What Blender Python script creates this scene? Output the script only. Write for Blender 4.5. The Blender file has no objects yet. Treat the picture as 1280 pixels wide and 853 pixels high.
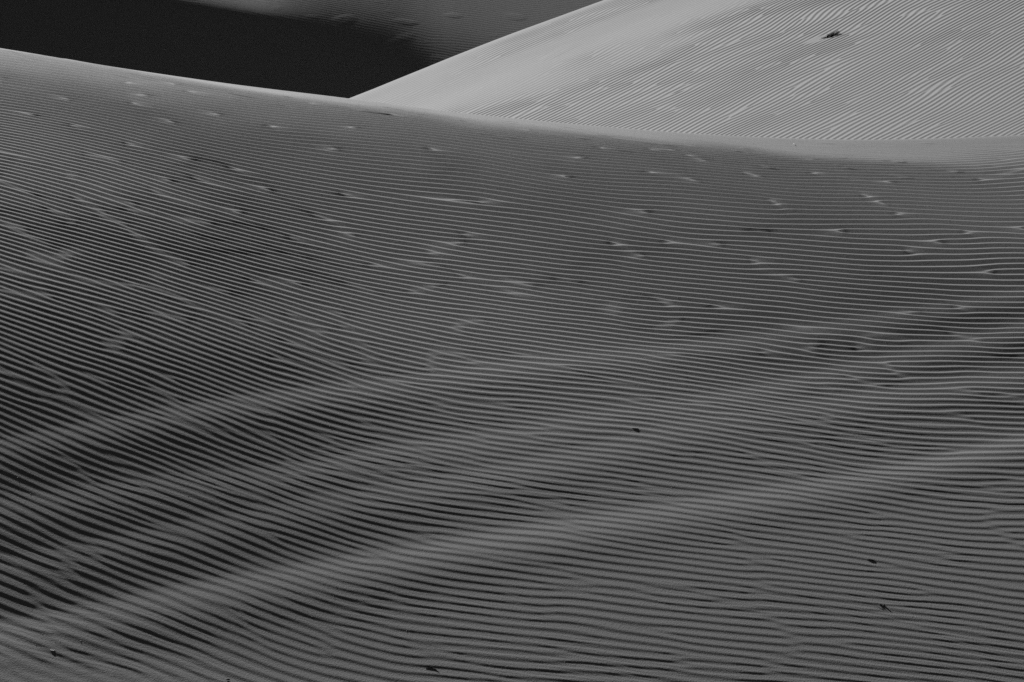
import bpy, math, numpy as np
from mathutils import Vector
R = math.radians
C = bpy.context.scene.collection
rng = np.random.default_rng(11)

# ------------------------------------------------------------------ camera, sky, sun, exposure
CZ = 12.0                       # camera height above the valley floor datum
PITCH = R(10.0)                 # looking down
FPX = 2887.0                    # focal length in photograph pixels (1280 wide)
SUN_AZ, SUN_EL = R(-20.0), R(16.0)      # from +Y towards +X ; low sun behind the crest, to the left

cam_d = bpy.data.cameras.new("camera"); cam = bpy.data.objects.new("camera", cam_d); C.objects.link(cam)
cam_d.sensor_width = 36.0; cam_d.lens = 36.0 * FPX / 1280.0
cam_d.clip_start = 0.1; cam_d.clip_end = 8000
cam.location = (0, 0, CZ); cam.rotation_euler = (R(90) - PITCH, 0, 0)
bpy.context.scene.camera = cam

world = bpy.data.worlds.new("World"); bpy.context.scene.world = world; world.use_nodes = True
wn, wl = world.node_tree.nodes, world.node_tree.links
bg = wn["Background"]
sky = wn.new("ShaderNodeTexSky"); sky.sky_type = 'NISHITA'; sky.sun_disc = False
sky.sun_elevation = SUN_EL; sky.sun_rotation = SUN_AZ
sep = wn.new("ShaderNodeSeparateColor")          # the black-and-white film saw the sky through a red filter
flt = wn.new("ShaderNodeMath"); flt.operation = 'MULTIPLY'; flt.inputs[1].default_value = 0.22
wl.new(sky.outputs[0], sep.inputs[0]); wl.new(sep.outputs[0], flt.inputs[0]); wl.new(flt.outputs[0], bg.inputs[0])
bg.inputs[1].default_value = 0.05

sd = bpy.data.lights.new("sun", 'SUN'); sun = bpy.data.objects.new("sun", sd); C.objects.link(sun)
sd.energy = 5.0; sd.angle = R(1.5); sd.color = (1, 1, 1)
SD = Vector((math.sin(SUN_AZ) * math.cos(SUN_EL), math.cos(SUN_AZ) * math.cos(SUN_EL), math.sin(SUN_EL)))
sun.rotation_euler = SD.to_track_quat('Z', 'Y').to_euler()
sun.location = SD * 60 + Vector((0, 0, 20))

bpy.context.scene.cycles.use_denoising = False      # keeps the grain of the sand
vs = bpy.context.scene.view_settings
vs.view_transform = 'Standard'; vs.look = 'None'; vs.gamma = 1.0; vs.exposure = 0.45

# ------------------------------------------------------------------ small numeric helpers
def ray(sx, sy):
    """direction (dx, dz) per metre of +Y through a photograph pixel; camera is the origin"""
    u = (np.asarray(sx, float) - 640) / FPX; v = (426.5 - np.asarray(sy, float)) / FPX
    dy = math.cos(PITCH) + v * math.sin(PITCH); dz = -math.sin(PITCH) + v * math.cos(PITCH)
    return u / dy, dz / dy
def project(x, y, z):
    f = y * math.cos(PITCH) - z * math.sin(PITCH); up = y * math.sin(PITCH) + z * math.cos(PITCH)
    return 640 + FPX * x / f, 426.5 - FPX * up / f
def sig(t): return 1 / (1 + np.exp(-np.clip(t, -40, 40)))
def sstep(a, b, t):
    t = np.clip((t - a) / (b - a), 0, 1); return t * t * (3 - 2 * t)
class Tab:
    """smooth piecewise curve through points (monotone Hermite), straight beyond its ends"""
    def __init__(s, xs, ys):
        s.x = np.array(xs, float); s.y = np.array(ys, float); s.m = np.gradient(s.y, s.x)
    def __call__(s, t):
        t = np.asarray(t, float); i = np.clip(np.searchsorted(s.x, t) - 1, 0, len(s.x) - 2)
        h = s.x[i + 1] - s.x[i]; u = np.clip((t - s.x[i]) / h, 0, 1)
        r = ((1 + 2 * u) * (1 - u) ** 2 * s.y[i] + u * (1 - u) ** 2 * h * s.m[i] + u * u * (3 - 2 * u) * s.y[i + 1] + u * u * (u - 1) * h * s.m[i + 1])
        return r + np.minimum(t - s.x[0], 0) * s.m[0] + np.maximum(t - s.x[-1], 0) * s.m[-1]
class Noise:
    """smooth periodic value noise of unit variance, feature size in metres along x and y"""
    def __init__(s, seed, lx, ly, n=512, octaves=1):
        g = np.random.default_rng(seed); k = np.fft.fftfreq(n)
        kx, ky = np.meshgrid(k, k); f = np.fft.fft2(g.normal(size=(n, n)))
        F = 0
        for o in range(octaves):
            q = 4.0 / 2 ** o                       # samples per feature
            F = F + np.exp(-(kx ** 2 + ky ** 2) * (q * 2.2) ** 2) * q * 0.6 ** o
        a = np.fft.ifft2(f * F).real; s.a = (a / a.std()).astype(np.float32); s.lx, s.ly, s.n = lx / 4, ly / 4, n
    def __call__(s, x, y): return bil(s.a, x / s.lx, y / s.ly)
def bil(a, u, v):
    n0, n1 = a.shape; i = np.floor(u).astype(np.int64); j = np.floor(v).astype(np.int64)
    fu = (u - i).astype(np.float32); fv = (v - j).astype(np.float32)
    i0 = i % n1; i1 = (i + 1) % n1; j0 = j % n0; j1 = (j + 1) % n0
    return (a[j0, i0] * (1 - fu) + a[j0, i1] * fu) * (1 - fv) + (a[j1, i0] * (1 - fu) + a[j1, i1] * fu) * fv

def sand_ripples(seed, N=1024, ppw=6, steps=55, an=0.22):
    """wind ripples with their forks: a Swift-Hohenberg field grown from noise; returns the slowly varying
    complex amplitude B so that the ripple phase at (U, V), in wavelengths, is 2 pi V + arg B"""
    g = np.random.default_rng(seed); dt, eps = 0.4, 0.35
    k = np.fft.fftfreq(N) * ppw; ku, kv = np.meshgrid(k, k); kk = np.sqrt(ku ** 2 + kv ** 2)
    G = np.exp(dt * np.clip(eps - (1 - kk ** 2) ** 2 - 4 * an * ku ** 2, -30, 5)).astype(np.float32)
    p = g.normal(size=(N, N)) * 0.3
    for _ in range(steps):
        p = np.fft.ifft2(np.fft.fft2(p) * G).real
        p = p / np.sqrt(1 + 2 * dt * p * p)
    f = np.fft.fft2(p) * (kv > 0) * 2 * (kk < 1.9)
    n0 = int(round(N / ppw)); f = np.roll(f, -n0, axis=0)     # demodulate by the nearest whole number of waves
    B = np.fft.ifft2(f); B /= np.sqrt((np.abs(B) ** 2).mean())
    return B.astype(np.complex64), N, n0
def sample_ripples(field, U, V, other=None, U2=None, mix=None):
    B, N, n0 = field; w = N / n0
    b = bil(B, U * w, V * w)
    if other is not None: b = b * (1 - mix) + bil(other[0], U2 * w, V * w) * mix
    return (2 * np.pi * (V % n0)).astype(np.float32) + np.angle(b), np.abs(b)
def profile(th, sharp, skew):
    """ripple cross-section: sharp crest, broad trough; skew > 0 makes the near face the steep one"""
    return np.cos(th + sharp * np.sin(th) + skew * (np.cos(th) - 0.5))

def saw_table(width=.5, n=720):
    """height over one wavelength: long even near slope of 1, short steep far slope; crest at phase 0"""
    t = np.arange(n) / n; b = np.where(t < width, .5 - .5 * np.cos(2 * np.pi * t / width), 0)
    b = b / b.mean(); s_ = 1 - b; k = np.exp(-(np.minimum(t, 1 - t) / .032) ** 2); k /= k.sum()
    s_ = np.fft.ifft(np.fft.fft(s_) * np.fft.fft(k)).real
    h = np.cumsum(s_) / n; h -= h.mean(); return np.append(h, h[0]).astype(np.float32)
def saw(th, tab):
    t = (th / (2 * np.pi)) % 1 * (len(tab) - 1); i = t.astype(np.int32); f = t - i
    i = np.minimum(i, len(tab) - 2); return tab[i] * (1 - f) + tab[i + 1] * f
def axis(*segs):
    """non-uniform axis: (start, end, step) runs joined end to end"""
    out = []
    for a, b, st in segs:
        n = max(1, int(round((b - a) / st))); out.append(np.linspace(a, b, n, endpoint=False))
    return np.append(np.concatenate(out), segs[-1][1])
def grid_mesh(name, xs, ys, Z, mat, label=None):
    ny, nx = Z.shape; me = bpy.data.meshes.new(name)
    co = np.empty((ny, nx, 3), np.float32); co[..., 0] = xs; co[..., 1] = ys[:, None]; co[..., 2] = Z + CZ
    me.vertices.add(nx * ny); me.vertices.foreach_set("co", co.ravel())
    i = np.arange(nx * ny, dtype=np.int32).reshape(ny, nx)
    q = np.stack([i[:-1, :-1], i[:-1, 1:], i[1:, 1:], i[1:, :-1]], -1).reshape(-1, 4)
    me.loops.add(q.size); me.loops.foreach_set("vertex_index", q.ravel())
    me.polygons.add(len(q)); me.polygons.foreach_set("loop_start", np.arange(0, q.size, 4, dtype=np.int32))
    me.update(calc_edges=True); me.shade_smooth(); me.materials.append(mat)
    o = bpy.data.objects.new(name, me); C.objects.link(o); o['kind'] = 'structure'
    if label: o['label'] = label
    return o

# ------------------------------------------------------------------ materials
def sand_material(name, base=0.33, grain=200.0, gstr=0.5):
    m = bpy.data.materials.new(name); m.use_nodes = True; n, l = m.node_tree.nodes, m.node_tree.links
    p = n["Principled BSDF"]; p.inputs["Roughness"].default_value = 0.95; p.inputs["Specular IOR Level"].default_value = 0.12
    tc = n.new("ShaderNodeTexCoord")
    a = n.new("ShaderNodeTexNoise"); a.inputs["Scale"].default_value = 1.3; a.inputs["Detail"].default_value = 5
    b = n.new("ShaderNodeTexNoise"); b.inputs["Scale"].default_value = grain; b.inputs["Detail"].default_value = 2
    l.new(tc.outputs["Object"], a.inputs["Vector"]); l.new(tc.outputs["Object"], b.inputs["Vector"])
    mx = n.new("ShaderNodeMix"); mx.data_type = 'FLOAT'; mx.inputs[0].default_value = 0.88
    l.new(a.outputs[0], mx.inputs[2]); l.new(b.outputs[0], mx.inputs[3])
    r = n.new("ShaderNodeMapRange"); r.inputs[1].default_value = 0.3; r.inputs[2].default_value = 0.7
    r.inputs[3].default_value = base * 0.84; r.inputs[4].default_value = base * 1.16
    l.new(mx.outputs[0], r.inputs[0]); l.new(r.outputs[0], p.inputs["Base Color"])
    bm = n.new("ShaderNodeBump"); bm.inputs["Strength"].default_value = gstr; bm.inputs["Distance"].default_value = 0.004
    l.new(b.outputs[0], bm.inputs["Height"]); l.new(bm.outputs[0], p.inputs["Normal"])
    return m
def plain(name, v, rough=0.8):
    m = bpy.data.materials.new(name); m.use_nodes = True; n, l = m.node_tree.nodes, m.node_tree.links
    p = n["Principled BSDF"]; p.inputs["Roughness"].default_value = rough; p.inputs["Specular IOR Level"].default_value = 0.15
    tc = n.new("ShaderNodeTexCoord"); t = n.new("ShaderNodeTexNoise"); t.inputs["Scale"].default_value = 60
    l.new(tc.outputs["Object"], t.inputs["Vector"])
    r = n.new("ShaderNodeMapRange"); r.inputs[3].default_value = v * 0.6; r.inputs[4].default_value = v * 1.4
    l.new(t.outputs[0], r.inputs[0]); l.new(r.outputs[0], p.inputs["Base Color"])
    return m
M_SAND = sand_material("rippled_sand", grain=110.0, gstr=0.6)
M_FAR = sand_material("distant_sand", grain=60.0)
M_DARK = plain("dead_wood", 0.025); M_STRAW = plain("dry_straw", 0.75); M_GRIT = plain("pale_quartz", 0.8, 0.5)
for m_ in (M_GRIT, M_STRAW):                        # thin pale things let the low sun through
    n_, l_ = m_.node_tree.nodes, m_.node_tree.links
    tr = n_.new("ShaderNodeBsdfTranslucent"); tr.inputs[0].default_value = (.9, .9, .9, 1)
    ms = n_.new("ShaderNodeMixShader"); ms.inputs[0].default_value = .6
    l_.new(n_["Principled BSDF"].outputs[0], ms.inputs[1]); l_.new(tr.outputs[0], ms.inputs[2]); l_.new(ms.outputs[0], n_["Material Output"].inputs[0])
M_LEAF = plain("dark_leaf", 0.03)

# ------------------------------------------------------------------ phase of the ripples fitted to measured directions
def fit_phase(samples, hit, deg, x0, y0, sc, extra=()):
    """samples: (px, py, screen slope, vertical spacing); hit(px, py) -> plan point on the smooth dune.
    Returns V(x, y), counting ripples, as a polynomial of the plan position."""
    pw = [(i, j) for i in range(deg + 1) for j in range(deg + 1 - i) if i + j > 0]
    A, b = [], []
    def row(x, y, gx, gy, w):
        X, Y = (x - x0) / sc, (y - y0) / sc
        dx = [i * X ** max(i - 1, 0) * Y ** j / sc if i else 0 for i, j in pw]
        dy = [j * X ** i * Y ** max(j - 1, 0) / sc if j else 0 for i, j in pw]
        A.append([w * (gx * p + gy * q) for p, q in zip(dx, dy)])
    for sx, sy, m, sp in samples:
        xa, ya = hit(sx - 4, sy); xb, yb = hit(sx + 4, sy); xc, yc = hit(sx, sy - 2); xd, yd = hit(sx, sy + 2)
        xm, ym = hit(sx, sy)
        w = sp
        row(xm, ym, (xb - xa) / 8, (yb - ya) / 8, w * 9); b.append(m / sp * w * 9)
        row(xm, ym, (xd - xc) / 4, (yd - yc) / 4, w); b.append(-1 / sp * w)
    for x, y, gx, gy, w in extra:
        row(x, y, 1, 0, w); b.append(gx * w); row(x, y, 0, 1, w); b.append(gy * w)
    c = np.linalg.lstsq(np.array(A, float), np.array(b, float), rcond=None)[0]
    def V(x, y):
        X, Y = (x - x0) / sc, (y - y0) / sc; r = 0
        for (i, j), k in zip(pw, c): r = r + k * X ** i * Y ** j
        return r
    return V

# ================================================================== foreground dune
YC = 34.0                                                   # its crest runs across the view at this distance
crest_px = [(0, 62), (100, 78), (200, 93), (300, 107), (433, 123), (550, 138.5), (640, 148), (760, 159), (880, 168), (1000, 173.5), (1080, 175), (1180, 173), (1280, 169)]
cx, cz = [], []
for sx, sy in crest_px:
    a, b = ray(sx, sy); cx.append(float(a) * YC); cz.append(float(b) * YC)
crest_z = Tab(cx, cz)
# the body of the dune: how squarely the sand meets the low sun (n . sun), by photograph column and by distance
# below the crest line; the height field follows by marching from the crest towards the camera
CREST_SY = Tab([p[0] for p in crest_px], [p[1] for p in crest_px])
D_COL = np.array([-400, 0, 300, 640, 950, 1280, 1700.])
D_ROW = np.array([-20, 30, 55, 95, 160, 250, 350, 450, 550, 625, 690, 740, 900.])
D_TAB = np.array([[.28, .27, .25, .24, .22, .205, .20], [.27, .26, .24, .225, .20, .185, .18], [.21, .20, .185, .17, .16, .16, .16],
    [.17, .165, .145, .135, .14, .16, .17], [.11, .115, .11, .11, .11, .125, .13], [.08, .08, .085, .10, .10, .11, .11],
    [.055, .055, .068, .094, .10, .102, .10], [.04, .042, .060, .093, .10, .10, .10], [.035, .036, .056, .092, .098, .098, .10],
    [.035, .036, .058, .092, .095, .095, .09], [.04, .045, .066, .090, .092, .092, .09], [.08, .075, .08, .090, .09, .09, .09], [.09, .09, .09, .09, .09, .09, .09]])
D_TAB[4:] *= .915; D_TAB[5:9, 5:] *= 1.05; D_TAB[1:4] *= 1.10; D_TAB[:3, 4:] *= .95; D_TAB[3:6, 1:5] *= 1.09; D_TAB[4:11, :3] *= .88; D_TAB[5:7, :3] *= .86; D_TAB[8:11, :3] *= 1.18; D_TAB[4, :3] *= 1.05; D_TAB[7:9, :3] *= .88; D_TAB[4:8, 3:5] *= 1.08; D_TAB[11:, :4] *= 1.3; D_TAB[:2] *= 1.05
def target_dot(sx, t):
    sx = np.clip(sx, D_COL[0], D_COL[-1] - 1e-3); t = np.clip(t, D_ROW[0], D_ROW[-1] - 1e-3)
    i = np.searchsorted(D_COL, sx, side='right') - 1; j = np.searchsorted(D_ROW, t, side='right') - 1
    u = (sx - D_COL[i]) / (D_COL[i + 1] - D_COL[i]); v = (t - D_ROW[j]) / (D_ROW[j + 1] - D_ROW[j])
    u = u * u * (3 - 2 * u) * .6 + u * .4; v = v * v * (3 - 2 * v) * .3 + v * .7
    return (D_TAB[j, i] * (1 - u) + D_TAB[j, i + 1] * u) * (1 - v) + (D_TAB[j + 1, i] * (1 - u) + D_TAB[j + 1, i + 1] * u) * v
MX, DY = np.arange(-30, 26.05, .1), .02
def march_body():
    ys = np.arange(YC, 6.5, -DY); z = crest_z(np.clip(MX, -19, cx[-1] + 6)).copy()
    k = np.exp(-(np.arange(-12, 13) / 5.0) ** 2); k /= k.sum()
    z = np.convolve(np.pad(z, 12, mode='edge'), k, 'valid')
    sxh, syh, sz = math.sin(SUN_AZ) * math.cos(SUN_EL), math.cos(SUN_AZ) * math.cos(SUN_EL), math.sin(SUN_EL)
    out = [z.copy()]; dprev = None
    for n_, y in enumerate(ys[1:]):
        gx = np.empty_like(z); gx[1:] = np.diff(z) / .1; gx[0] = gx[1]
        px, py = project(MX, y, z); D = target_dot(px, np.maximum(py - CREST_SY(np.clip(px, -300, 1600)), 21 * (YC - y)))
        D = np.convolve(np.pad(D, 12, mode='edge'), k, 'valid')
        dprev = D if dprev is None else dprev * .93 + D * .07       # rounds the folds between rows
        g0 = .15; nrm = np.sqrt(1 + gx ** 2 + g0 ** 2)
        gy = (sz - dprev * nrm - sxh * gx) / syh
        d = YC - y
        gy = gy - 0.10 * math.exp(-d / .14)
        z = z - DY * gy; out.append(z.copy())
    return ys[::-1], np.array(out)[::-1]
MY, MZ = march_body()
def body_front(xs, ys):
    """the marched dune body resampled (cubic across, linear along), with the slip face beyond the crest"""
    u = (np.clip(xs, MX[2], MX[-3]) - MX[0]) / .1; i = np.floor(u).astype(int); f = u - i
    w0 = -.5 * f + f ** 2 - .5 * f ** 3; w1 = 1 - 2.5 * f ** 2 + 1.5 * f ** 3; w2 = .5 * f + 2 * f ** 2 - 1.5 * f ** 3; w3 = -.5 * f ** 2 + .5 * f ** 3
    v = (np.clip(ys, MY[0], MY[-1]) - MY[0]) / DY; j = np.minimum(np.floor(v).astype(int), len(MY) - 2); g = (v - j)[:, None]
    A = MZ[j] * (1 - g) + MZ[j + 1] * g
    Z = A[:, i - 1] * w0 + A[:, i] * w1 + A[:, i + 1] * w2 + A[:, i + 2] * w3
    over = np.maximum(ys - YC, 0); drop = -0.6 * (over - 0.45 * (1 - np.exp(-over / 0.45))) - .08 * over
    return Z + drop[:, None]
gx_, gy_ = np.arange(-22, 22.1, .1), np.arange(7, 60, .1)
BZ = body_front(gx_, gy_)
def look(Z, gx, gy, x, y):
    u = np.clip((np.asarray(x) - gx[0]) / (gx[1] - gx[0]), 0, len(gx) - 1.001); v = np.clip((np.asarray(y) - gy[0]) / (gy[1] - gy[0]), 0, len(gy) - 1.001)
    return bil(Z, u, v)
def march(zf, sx, sy, y0, y1, st=.02):
    a, b = ray(sx, sy); ys = np.arange(y0, y1, st); dz = b * ys - zf(a * ys, ys)
    i = np.argmax(dz < 0)
    if dz[i] >= 0: i = np.argmin(dz)
    if i == 0: y = ys[0]
    else: t = dz[i - 1] / (dz[i - 1] - dz[i] + 1e-12); y = ys[i - 1] + t * st
    return float(a) * y, float(y)
hit_front = lambda sx, sy: march(lambda x, y: look(BZ, gx_, gy_, x, y), sx, sy, 9, 36)

front_samples = [(50, 180, .17, 4), (50, 120, .14, 3.4), (500, 220, .13, 5), (500, 175, .11, 3.6), (850, 250, .07, 4.5), (850, 215, .05, 3.5), (1180, 250, -.005, 5), (1200, 215, -.03, 3.5),
    (100, 370, .42, 7), (30, 300, .36, 6), (250, 330, .30, 6), (450, 370, .2, 6.3), (640, 370, .14, 5.5), (800, 370, .1, 5.1), (1180, 370, .03, 5),
    (100, 550, .42, 9), (270, 550, .30, 8), (450, 550, .18, 7), (640, 550, .14, 6.5), (800, 550, .11, 6.1), (1180, 550, .08, 6.2),
    (60, 770, .38, 14), (250, 770, .30, 12.5), (450, 770, .22, 11.2), (640, 770, .17, 10.5), (800, 770, .14, 10), (1180, 770, .12, 9.8), (1200, 680, .09, 8),
    (60, 690, .42, 12.5), (300, 680, .34, 11), (600, 680, .18, 8.5)]
extra = [(-13, 16, 3.5, 5.2, .02), (13, 16, .6, 6, .02), (13, 30, 0, 6, .02), (-13, 30, 3, 5, .02), (-8, 10, 3, 5.5, .02), (8, 10, .8, 6, .02)]
V_front = fit_phase(front_samples, hit_front, 5, 0, 25, 10, extra)
for p in [(100, 180), (640, 200), (1200, 220), (100, 370), (640, 370), (1200, 370), (100, 550), (640, 550), (1200, 550), (100, 770), (640, 770), (1200, 770)]:
    x, y = hit_front(*p); e = .01; g = ((V_front(x + e, y) - V_front(x - e, y)) / .02, (V_front(x, y + e) - V_front(x, y - e)) / .02)
    print("front", p, "xy %.1f %.1f" % (x, y), "lambda %.3f dir %.0f" % (1 / math.hypot(*g), math.degrees(math.atan2(g[0], g[1]))))

# long low undulations that cross the ripples
bands = [([(0, 797), (300, 737), (550, 692), (840, 642), (1040, 610), (1280, 556)], 0.0112, .36),
         ([(125, 690), (240, 667), (425, 630), (640, 592), (765, 562), (865, 537), (1140, 492), (1280, 472)], 0.0066, .38),
         ([(0, 640), (200, 612), (350, 597), (475, 572), (640, 547), (740, 527), (865, 508), (1100, 455)], 0.0066, .38),
         ([(200, 525), (350, 502), (640, 462), (840, 440), (1100, 400)], 0.0055, .38)]
band_fn = []
for pts, amp, w in bands:
    h = [hit_front(*p) for p in pts]; band_fn.append((Tab([p[0] for p in h], [p[1] for p in h]), amp, w))
N_band = Noise(5, 3.5, 2.0); N_big = Noise(6, 6.0, 4.0); N_warp = Noise(7, 1.6, 2.2); N_streak = Noise(8, .26, .16); N_patch = Noise(9, 1.2, .9, octaves=2); N_fine = Noise(10, .30, .10)
def band_height(x, y):
    h = 0; fade = 1 - sstep(7.5, 12, np.abs(x))
    for f, amp, w in band_fn:
        q = (y - f(x)) * 0.88
        lt = .8 if amp > .01 else .8
        t = np.where(q < .75 * w, np.exp(-((q - .75 * w) / (.62 * w)) ** 2), np.exp(-((q - .75 * w) / (1.7 * w)) ** 2))
        h = h + amp * lt * fade * (0.55 * np.exp(-((q + .65 * w) / (.75 * w)) ** 2) - t) * (1 + .25 * N_band(x, y + 3 * amp * 100))
    return h
FIELD = sand_ripples(3, steps=26, an=.19)
FIELD_UP = sand_ripples(3, steps=70, an=.19)      # the same ripples, longer at rest: better ordered ripples on the upper face
SAW = saw_table()
xs = axis((-15, -8.4, .045), (-8.4, 8.4, .0135), (8.4, 15, .045))
ys = axis((8, 14.2, .04), (14.2, 34.6, .0098), (34.6, 36, .05), (36, 52, .4))
Z = body_front(xs, ys).astype(np.float32)
for r0 in range(0, len(ys), 256):
    X, Y = np.meshgrid(xs, ys[r0:r0 + 256]); d = YC - Y
    hb = band_height(X, Y) + .007 * N_big(X, Y) * sstep(0, 3, d)
    V = V_front(X, Y) + .42 * N_warp(X, Y)
    th, a = sample_ripples(FIELD, X / .32 + 40, V, FIELD_UP, X / .32 + 40, 1 - sstep(8, 13, d + .8 * N_patch(X / 2, Y / 2)))
    lower = sstep(11, 17.5, d + .15 * X)                      # ripples grow and lean the other way towards the foot
    gv, gu = np.gradient(V, ys[r0:r0 + 256], xs); lam = np.clip(1 / np.hypot(gu, gv), .08, .24)
    dth = np.zeros_like(th); dth[:-1] = (np.diff(th, axis=0) + np.pi) % (2 * np.pi) - np.pi; dth[-1] = dth[-2]
    kr = dth / (2 * np.pi) / (np.gradient(ys[r0:r0 + 256])[:, None] * gv)             # local crowding of the ripples
    lam = lam / (1 + (np.clip(kr, .9, 1.1) - 1) * sstep(.5, 1.0, a))
    a = .12 + .88 * np.minimum(a * 1.9, 1.0)
    g = np.gradient(Z[r0:r0 + 256], ys[r0:r0 + 256], axis=0)
    fade = a * sstep(.5, 2.7, d + .3 * N_patch(X, Y))
    steep = 0.090 + 0.034 * (1 - sstep(.05, .15, g))
    hr = lam * fade * ((1 - lower) * steep * saw(th, SAW) + lower * 0.0122 * profile(th, 0.1, 0.35))
    th2, a2 = sample_ripples(FIELD, X / .12 + 90, 2.3 * V + .8 * N_patch(Y, X))          # finer secondary ripples
    hr += lower * .0028 * lam * a2 * np.cos(th2) * sstep(-1, 1.2, N_patch(X + 5, Y * 1.4))
    crestzone = sstep(0.05, .6, d) * (1 - sstep(2.2, 4.5, d))
    fl = np.clip(N_streak(X, Y + .35 * X) - 1.5, 0, 1.0) * .005 + .0005 * N_fine(X, Y + .3 * X)
    Z[r0:r0 + 256] += hb * sstep(0, 1.2, d) + hr + fl * crestzone
FX, FY, FZ = xs, ys, Z
grid_mesh("terrain", xs, ys, Z, M_SAND, "large wind-rippled foreground dune face with a long sharp crest")
def z_front(x, y):
    i = np.clip(np.searchsorted(FX, x) - 1, 0, len(FX) - 2); j = np.clip(np.searchsorted(FY, y) - 1, 0, len(FY) - 2)
    u = (x - FX[i]) / (FX[i + 1] - FX[i]); v = (y - FY[j]) / (FY[j + 1] - FY[j])
    return (FZ[j, i] * (1 - u) + FZ[j, i + 1] * u) * (1 - v) + (FZ[j + 1, i] * (1 - u) + FZ[j + 1, i + 1] * u) * v

# ================================================================== pale dune behind, right
GX, GY, CX = 0.305, 0.07, 0.005
P0 = (5.285, 42.0, -3.682)
def plane_r(x, y):
    t = np.minimum(x, 16) - P0[0]; u = np.maximum(x - 16, 0)
    return P0[2] + GX * t - CX / 2 * t * t + (GX - CX * (16 - P0[0])) * u * np.exp(-u / 30) + GY * (y - P0[1])
ridge_px = [(433, 123), (450, 116.5), (500, 96.5), (590, 60), (640, 40.5), (700, 18), (748, 0)]
rx, ry = [], []
for p in ridge_px:
    x, y = march(plane_r, p[0], p[1] - .5, 38, 150, .05); rx.append(x); ry.append(y)
print("ridge", [(round(a, 1), round(b, 1)) for a, b in zip(rx, ry)])
ridge_y = Tab(rx, ry)
def ridge_at(x): return ridge_y(np.clip(x, rx[0] - 4, rx[-1] + 3)) 
def body_right(x, y):
    q = ridge_at(x) - y                                        # distance on the near side of the ridge
    z = plane_r(x, y) - .78 * .3 * np.logaddexp(0, -q / .3)
    z = z + .03 * np.exp(-((q - 1.5) / 1.6) ** 2) - .05 * np.exp(-((q - 8.5) / 3.2) ** 2)
    return z
hit_right = lambda sx, sy: march(body_right, sx, sy, 38, 120, .05)
right_samples = [(1180, 60, -.58, 4.6), (1250, 20, -.56, 5), (1200, 140, -.66, 5.6), (1050, 120, -.58, 5.0), (900, 120, -.52, 4.2), (900, 60, -.45, 3.6), (800, 90, -.42, 3.3), (720, 100, -.40, 2.8), (800, 150, -.50, 4.0),
    (640, 145, -.36, 2.5), (1000, 20, -.46, 3.2), (1000, 80, -.52, 4.2), (680, 35, -.55, 2.8), (560, 110, -.36, 2.4), (800, 20, -.45, 2.6)]
V_right = fit_phase([(a, b, c, e * .88) for a, b, c, e in right_samples], hit_right, 3, 3, 50, 12)
for p in [(1200, 140), (1200, 30), (900, 120), (700, 120), (600, 100), (700, 30)]:
    x, y = hit_right(*p); e = .01; g = ((V_right(x + e, y) - V_right(x - e, y)) / .02, (V_right(x, y + e) - V_right(x, y - e)) / .02)
    print("right", p, "xy %.1f %.1f" % (x, y), "lambda %.3f dir %.0f" % (1 / math.hypot(*g), math.degrees(math.atan2(g[0], g[1]))))
sm = [hit_right(*p) for p in [(520, 150), (600, 135), (700, 100), (840, 50), (960, 5)]]
smooth_y = Tab([p[0] for p in sm], [p[1] for p in sm])
print("smooth line", [(round(a, 1), round(b, 1)) for a, b in sm])
FIELD2 = sand_ripples(21, N=768, steps=60, an=.15)
xs = axis((-20, -7, .25), (-7, 12.5, .022), (12.5, 20, .1), (20, 50, .8))
ys = axis((33.5, 35.5, .1), (35.5, 79, .03), (79, 82, .1), (82, 110, .8))
N_w2 = Noise(31, 1.6, 2.8); N_p2 = Noise(32, 2.0, 4.0, octaves=2); N_s2 = Noise(33, .7, 1.2); N_b2 = Noise(34, 9, 14)
bx, by = hit_right(1038, 44)
Z = np.empty((len(ys), len(xs)), np.float32)
for r0 in range(0, len(ys), 256):
    X, Y = np.meshgrid(xs, ys[r0:r0 + 256]); z = body_right(X, Y) + .025 * N_b2(X, Y)
    q = ridge_at(X) - Y; s = smooth_y(X) - Y                    # s > 0: the rippled lower part
    th, a = sample_ripples(FIELD2, (.69 * X + .72 * Y) / .5, V_right(X, Y) + .35 * (1 + sstep(2, 9, X)) * N_w2(X, Y))
    a = .85 + .15 * np.minimum(a, 1)
    lam = 0.17 + .006 * (Y - 40); amp = .034 * lam * a * ((.25 + .75 * sstep(-4, 3, s + 1.5 * N_p2(X, Y))) * sstep(-14, -6, s) + .5 * sstep(.8, 2.5, q) * (1 - sstep(5, 7, q)) * sstep(-2.5, 0, X)) * (q > 0)
    db = np.hypot((X - bx + .25) / 1.3, (Y - by) / 1.6)
    amp = amp * sstep(.12, .35, db)
    fl = np.clip(N_s2(X, Y) - 1.4, 0, 1) * .007 * (1 - sstep(-3, 2, s)) * sstep(6, 9, q)
    Z[r0:r0 + 256] = z + np.minimum(amp, .012) * profile(th, .1, .3) + fl
RXs, RYs, RZ = xs, ys, Z
grid_mesh("terrain", xs, ys, Z, M_FAR, "pale sunlit dune flank rising to the right behind the crest")

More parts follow.
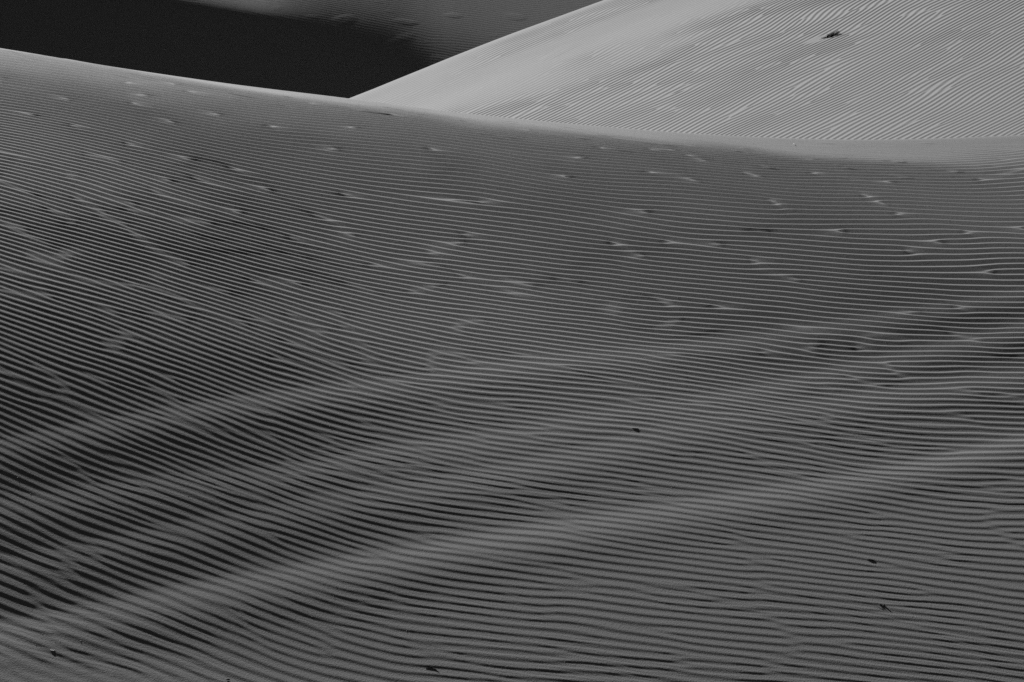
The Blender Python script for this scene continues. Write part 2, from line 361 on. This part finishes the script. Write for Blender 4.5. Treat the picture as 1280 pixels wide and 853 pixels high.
# ================================================================== far dune in shade, left
edge_px = [(150, -12), (238, 2), (310, 13), (382, 22), (436, 29), (490, 36), (540, 46), (600, 62), (640, 72)]
ex, ey = [], []
for p in edge_px:
    a, b = map(float, ray(*p)); y = (-6.2 - .35 * 88) / (b - .35); ex.append(a * y); ey.append(y)
edge_y = Tab(ex, ey)
print("edge", [(round(a, 1), round(b, 1)) for a, b in zip(ex, ey)])
N_f = Noise(41, 5, 5); N_fw = Noise(42, 2.2, 2.2); N_fp = Noise(43, 5, 3, octaves=2)
K = 1.4                                                              # the whole flank is this much larger and farther
xs = axis((-140, -30, 2.5), (-30, -22, .3), (-22, 6, .05), (6, 20, .4), (20, 140, 3))
ys = axis((80, 86, .2), (86, 104, .04), (104, 130, .6), (130, 320, 5))
X, Y = np.meshgrid(xs, ys)
xc = np.clip(X, -26, 8)
be = edge_y(xc) + .25 * N_f(X, Y)
side = sstep(-6.8, -3.5, X + .6 * (Y - 90))                        # the flank turns towards the light on the right
steep = .37 - .05 * side; gentle = .222
G = gentle + (steep - gentle) * sig((be - Y) / (.5 + 1.4 * side))
G = np.where(Y > 140, G * np.exp(-(Y - 140) / 50.0), G)
D = np.diff(ys)[:, None]
Z = np.vstack([np.zeros((1, len(xs))), np.cumsum((G[1:] + G[:-1]) / 2 * D, axis=0)])
k = np.searchsorted(ys, 88.0); Z = Z - Z[k] - 6.2
Vf = (.30 * X + 1.0 * Y) * 3.2 + .3 * N_fw(X, Y)
th, a = sample_ripples(FIELD2, X / .3 + 11, Vf)
fine = (np.abs(X + 8) < 16) * (Y > 86) * (Y < 103.5)
Z += fine * .001 * a * np.cos(th) * sstep(-.8, .8, N_fp(X, Y) + 1.0)
Z += fine * np.clip(N_s2(X, Y * 1.5) - 1.5, 0, 1) * .005
grid_mesh("terrain", xs * K, ys * K, (Z * K).astype(np.float32), M_FAR, "far dune flank, deep shade below and dim grey light above")

# ================================================================== valley floor out to the horizon
gm = bpy.data.meshes.new("ground"); S = 4000
gm.from_pydata([(-S, -S, 0), (S, -S, 0), (S, S, 0), (-S, S, 0)], [], [(0, 1, 2, 3)]); gm.materials.append(M_FAR)
go = bpy.data.objects.new("ground", gm); C.objects.link(go); go['kind'] = 'structure'

# ================================================================== small things lying on the sand
def on_front(sx, sy): 
    x, y = march(z_front, sx, sy, 12, 35.5, .01); return x, y, float(z_front(x, y)) + CZ
def z_right(x, y):
    i = int(np.clip(np.searchsorted(RXs, x) - 1, 0, len(RXs) - 2)); j = int(np.clip(np.searchsorted(RYs, y) - 1, 0, len(RYs) - 2))
    return float(RZ[j, i]) + CZ
def tube(path, radii, sides=7, closed_tips=True):
    vs_, fs = [], []; n = len(path)
    for i, p in enumerate(path):
        p = Vector(p); t = (Vector(path[min(i + 1, n - 1)]) - Vector(path[max(i - 1, 0)])).normalized()
        a = t.cross(Vector((0.13, 0.21, 1))).normalized(); b = t.cross(a)
        for k in range(sides):
            an = 2 * math.pi * k / sides; vs_.append(p + (a * math.cos(an) + b * math.sin(an)) * radii[i])
    for i in range(n - 1):
        for k in range(sides):
            k2 = (k + 1) % sides; fs.append((i * sides + k, i * sides + k2, (i + 1) * sides + k2, (i + 1) * sides + k))
    fs.append(tuple(range(sides))[::-1]); fs.append(tuple((n - 1) * sides + k for k in range(sides)))
    return vs_, fs
def mesh_obj(name, parts, mat, parent=None):
    V_, F_ = [], []
    for v, f in parts:
        o = len(V_); V_ += [tuple(p) for p in v]; F_ += [tuple(i + o for i in q) for q in f]
    me = bpy.data.meshes.new(name); me.from_pydata(V_, [], F_); me.shade_smooth(); me.materials.append(mat)
    o = bpy.data.objects.new(name, me); C.objects.link(o)
    if parent: o.parent = parent
    return o
def tag(o, label, cat, group=None):
    o['label'] = label; o['category'] = cat
    if group: o['group'] = group
    return o

# curved twig at the bottom edge
def lying(name, pts, radii, mat, lift=0.004):
    """a thin thing following the sand through several photograph points"""
    P = [Vector(on_front(*p)) for p in pts]; o0 = P[0].copy()
    path = [p - o0 + Vector((0, 0, lift + l)) for p, l in zip(P, [r * .6 for r in radii])]
    o = mesh_obj(name, [tube(path, radii)], mat); o.location = o0; return o
t = lying("twig", [(530, 832), (535, 833), (540, 834.5), (544, 837), (549, 841)], [.0015, .0022, .0025, .0022, .001], M_DARK, .001)
tag(t, "thin curved dark twig half buried in the sand at the bottom edge, left of centre", "twig")
t = lying("seed_pod", [(1083, 699.5), (1086, 699.7), (1090, 700.2), (1094, 701)], [.002, .005, .005, .002], M_DARK, -.003)
tag(t, "slim dark straight seed pod lying on the rippled sand at lower right", "seed pod")
t = bpy.data.objects.new("dead_leaf", None); C.objects.link(t); x, y, z = on_front(1102, 756.5); t.location = (x, y, z)
tag(t, "small dark crumpled leaf with a whisker-thin stalk, below the straight seed pod", "leaf")
lp, lf = [], []
for i in range(7):
    for j in range(5):
        u, v = i / 6 * 2 - 1, j / 4 * 2 - 1; w = math.sqrt(max(0, 1 - u * u)) * .55 + .06
        lp.append((u * .022, v * w * .02, -.003 + .006 * abs(v) + .004 * math.sin(u * 5 + v * 3)))
for i in range(6):
    for j in range(4): a = i * 5 + j; lf.append((a, a + 5, a + 6, a + 1))
bl = mesh_obj("blade", [(lp, lf)], M_DARK, t); sm_ = bl.modifiers.new("thick", 'SOLIDIFY'); sm_.thickness = .002
mesh_obj("stalk", [tube([(-.02, 0, .008), (-.035, .004, .012), (-.052, .012, .010)], [.0016, .0014, .001])], M_DARK, t)
t = lying("bark_chip", [(790, 535.5), (794, 536), (798, 536)], [.0015, .003, .0015], M_DARK, .0)
tag(t, "small dark bark chip on the pale undulation near the middle right", "bark chip")
t = lying("bark_chip", [(283, 850.3), (285.5, 850.6), (287.5, 851)], [.003, .006, .003], M_DARK, .003)
tag(t, "tiny dark bark chip at the very bottom edge, left of the curved twig", "bark chip")
t = lying("straw", [(992, 180), (993, 181.2), (994.6, 182.8)], [.002, .0035, .002], M_STRAW, .004)
tag(t, "short pale straw standing out just below the crest, right of centre", "straw")
t = lying("straw", [(63, 812.5), (66, 813.5), (69, 813)], [.0012, .002, .0012], M_STRAW, .0)
tag(t, "short pale straw on the sand near the lower left corner", "straw")

# dark shrub on the pale dune, blown over to the left
def shrub(px, py, size, seed, label):
    g = np.random.default_rng(seed); x, y = hit_right(px, py); z = z_right(x, y)
    e = bpy.data.objects.new("desert_shrub", None); C.objects.link(e); e.location = (x, y, z - .01); tag(e, label, "shrub", "shrubs on the pale dune")
    st, lv = [], []
    for k in range(26):
        an = g.uniform(0, 2 * math.pi); L = size * g.uniform(.55, 1.0)
        el = g.uniform(.25, 1.0)
        dx, dy, dz = math.cos(an) * math.cos(el) - .15, math.sin(an) * math.cos(el) * .8, math.sin(el) * .62
        P = [Vector((dx * L * t_, dy * L * t_, dz * L * t_ - .05 * size * t_ ** 3 + .37 * dx * L * t_)) + Vector(g.normal(size=3)) * .02 * size * t_ for t_ in (0, .35, .7, 1)]
        st.append(tube(P, [.011 * size * 2, .008 * size * 2, .005 * size * 2, .002 * size * 2], 5))
        for q in range(34):
            t_ = g.uniform(.25, 1.05); i = min(int(t_ * 3), 2); b = P[i].lerp(P[i + 1], min(max(t_ * 3 - i, 0), 1)) + Vector(g.normal(size=3)) * .055 * size
            s_ = size * g.uniform(.03, .06); a = Vector(g.normal(size=3)).normalized(); c = a.cross(Vector(g.normal(size=3))).normalized()
            lv.append(([b - a * s_, b + c * s_ * .45, b + a * s_, b - c * s_ * .45], [(0, 1, 2, 3)]))
    mesh_obj("branches", st, M_DARK, e); mesh_obj("foliage", lv, M_LEAF, e)
shrub(1042, 44, .26, 1, "low dark shrub alone on the pale dune flank at upper right")
shrub(1033, 46.5, .15, 2, "smaller dark tuft touching the left side of the low shrub")

# pale grit catching the sun
pts = [(784, 732), (769, 760), (815, 719), (818, 756), (1190, 726), (1158, 744), (1228, 750), (1116, 759), (1162, 780), (53, 792), (52, 798), (75, 802), (45, 806), (101, 801), (106, 811), (141, 793), (86, 834),
       (40, 762), (403, 729), (420, 733), (417, 745), (454, 750), (505, 752), (390, 771), (373, 761), (372, 784), (508, 789), (503, 823), (38, 617), (22, 597), (144, 582), (137, 571), (107, 523), (505, 794), (475, 558), (523, 572),
       (412, 533), (868, 569), (709, 594), (766, 496), (839, 610), (764, 615), (1213, 487), (1086, 480), (1152, 524), (1230, 567), (167, 428), (168, 313), (395, 350), (535, 404), (751, 356), (847, 372), (1258, 416), (1107, 428),
       (825, 231), (826, 244), (876, 246), (1090, 243), (1106, 180), (1210, 265), (287, 561), (235, 620), (150, 688), (560, 645), (616, 701), (930, 708), (1010, 790), (706, 828), (751, 828), (610, 611)]
base = None
for k, (px, py) in enumerate(pts):
    x, y, z = on_front(px, py)
    if base is None:
        import bmesh
        bm = bmesh.new(); bmesh.ops.create_icosphere(bm, subdivisions=1, radius=1)
        for v in bm.verts: v.co *= 1 + rng.uniform(-.25, .25); v.co.z *= .7
        me = bpy.data.meshes.new("pebble"); bm.to_mesh(me); bm.free(); me.materials.append(M_GRIT)
        o = base = bpy.data.objects.new("pebble", me)
    else: o = base.copy()
    C.objects.link(o); s = rng.uniform(.0022, .0036) * (y / 20) ** .5
    o.location = (x, y, z + s * .15); o.scale = (s, s, s); o.rotation_euler = (0, 0, rng.uniform(0, 6.28))
    tag(o, "tiny pale grain of quartz grit on the rippled foreground sand", "pebble", "pale grit scattered over the foreground dune")
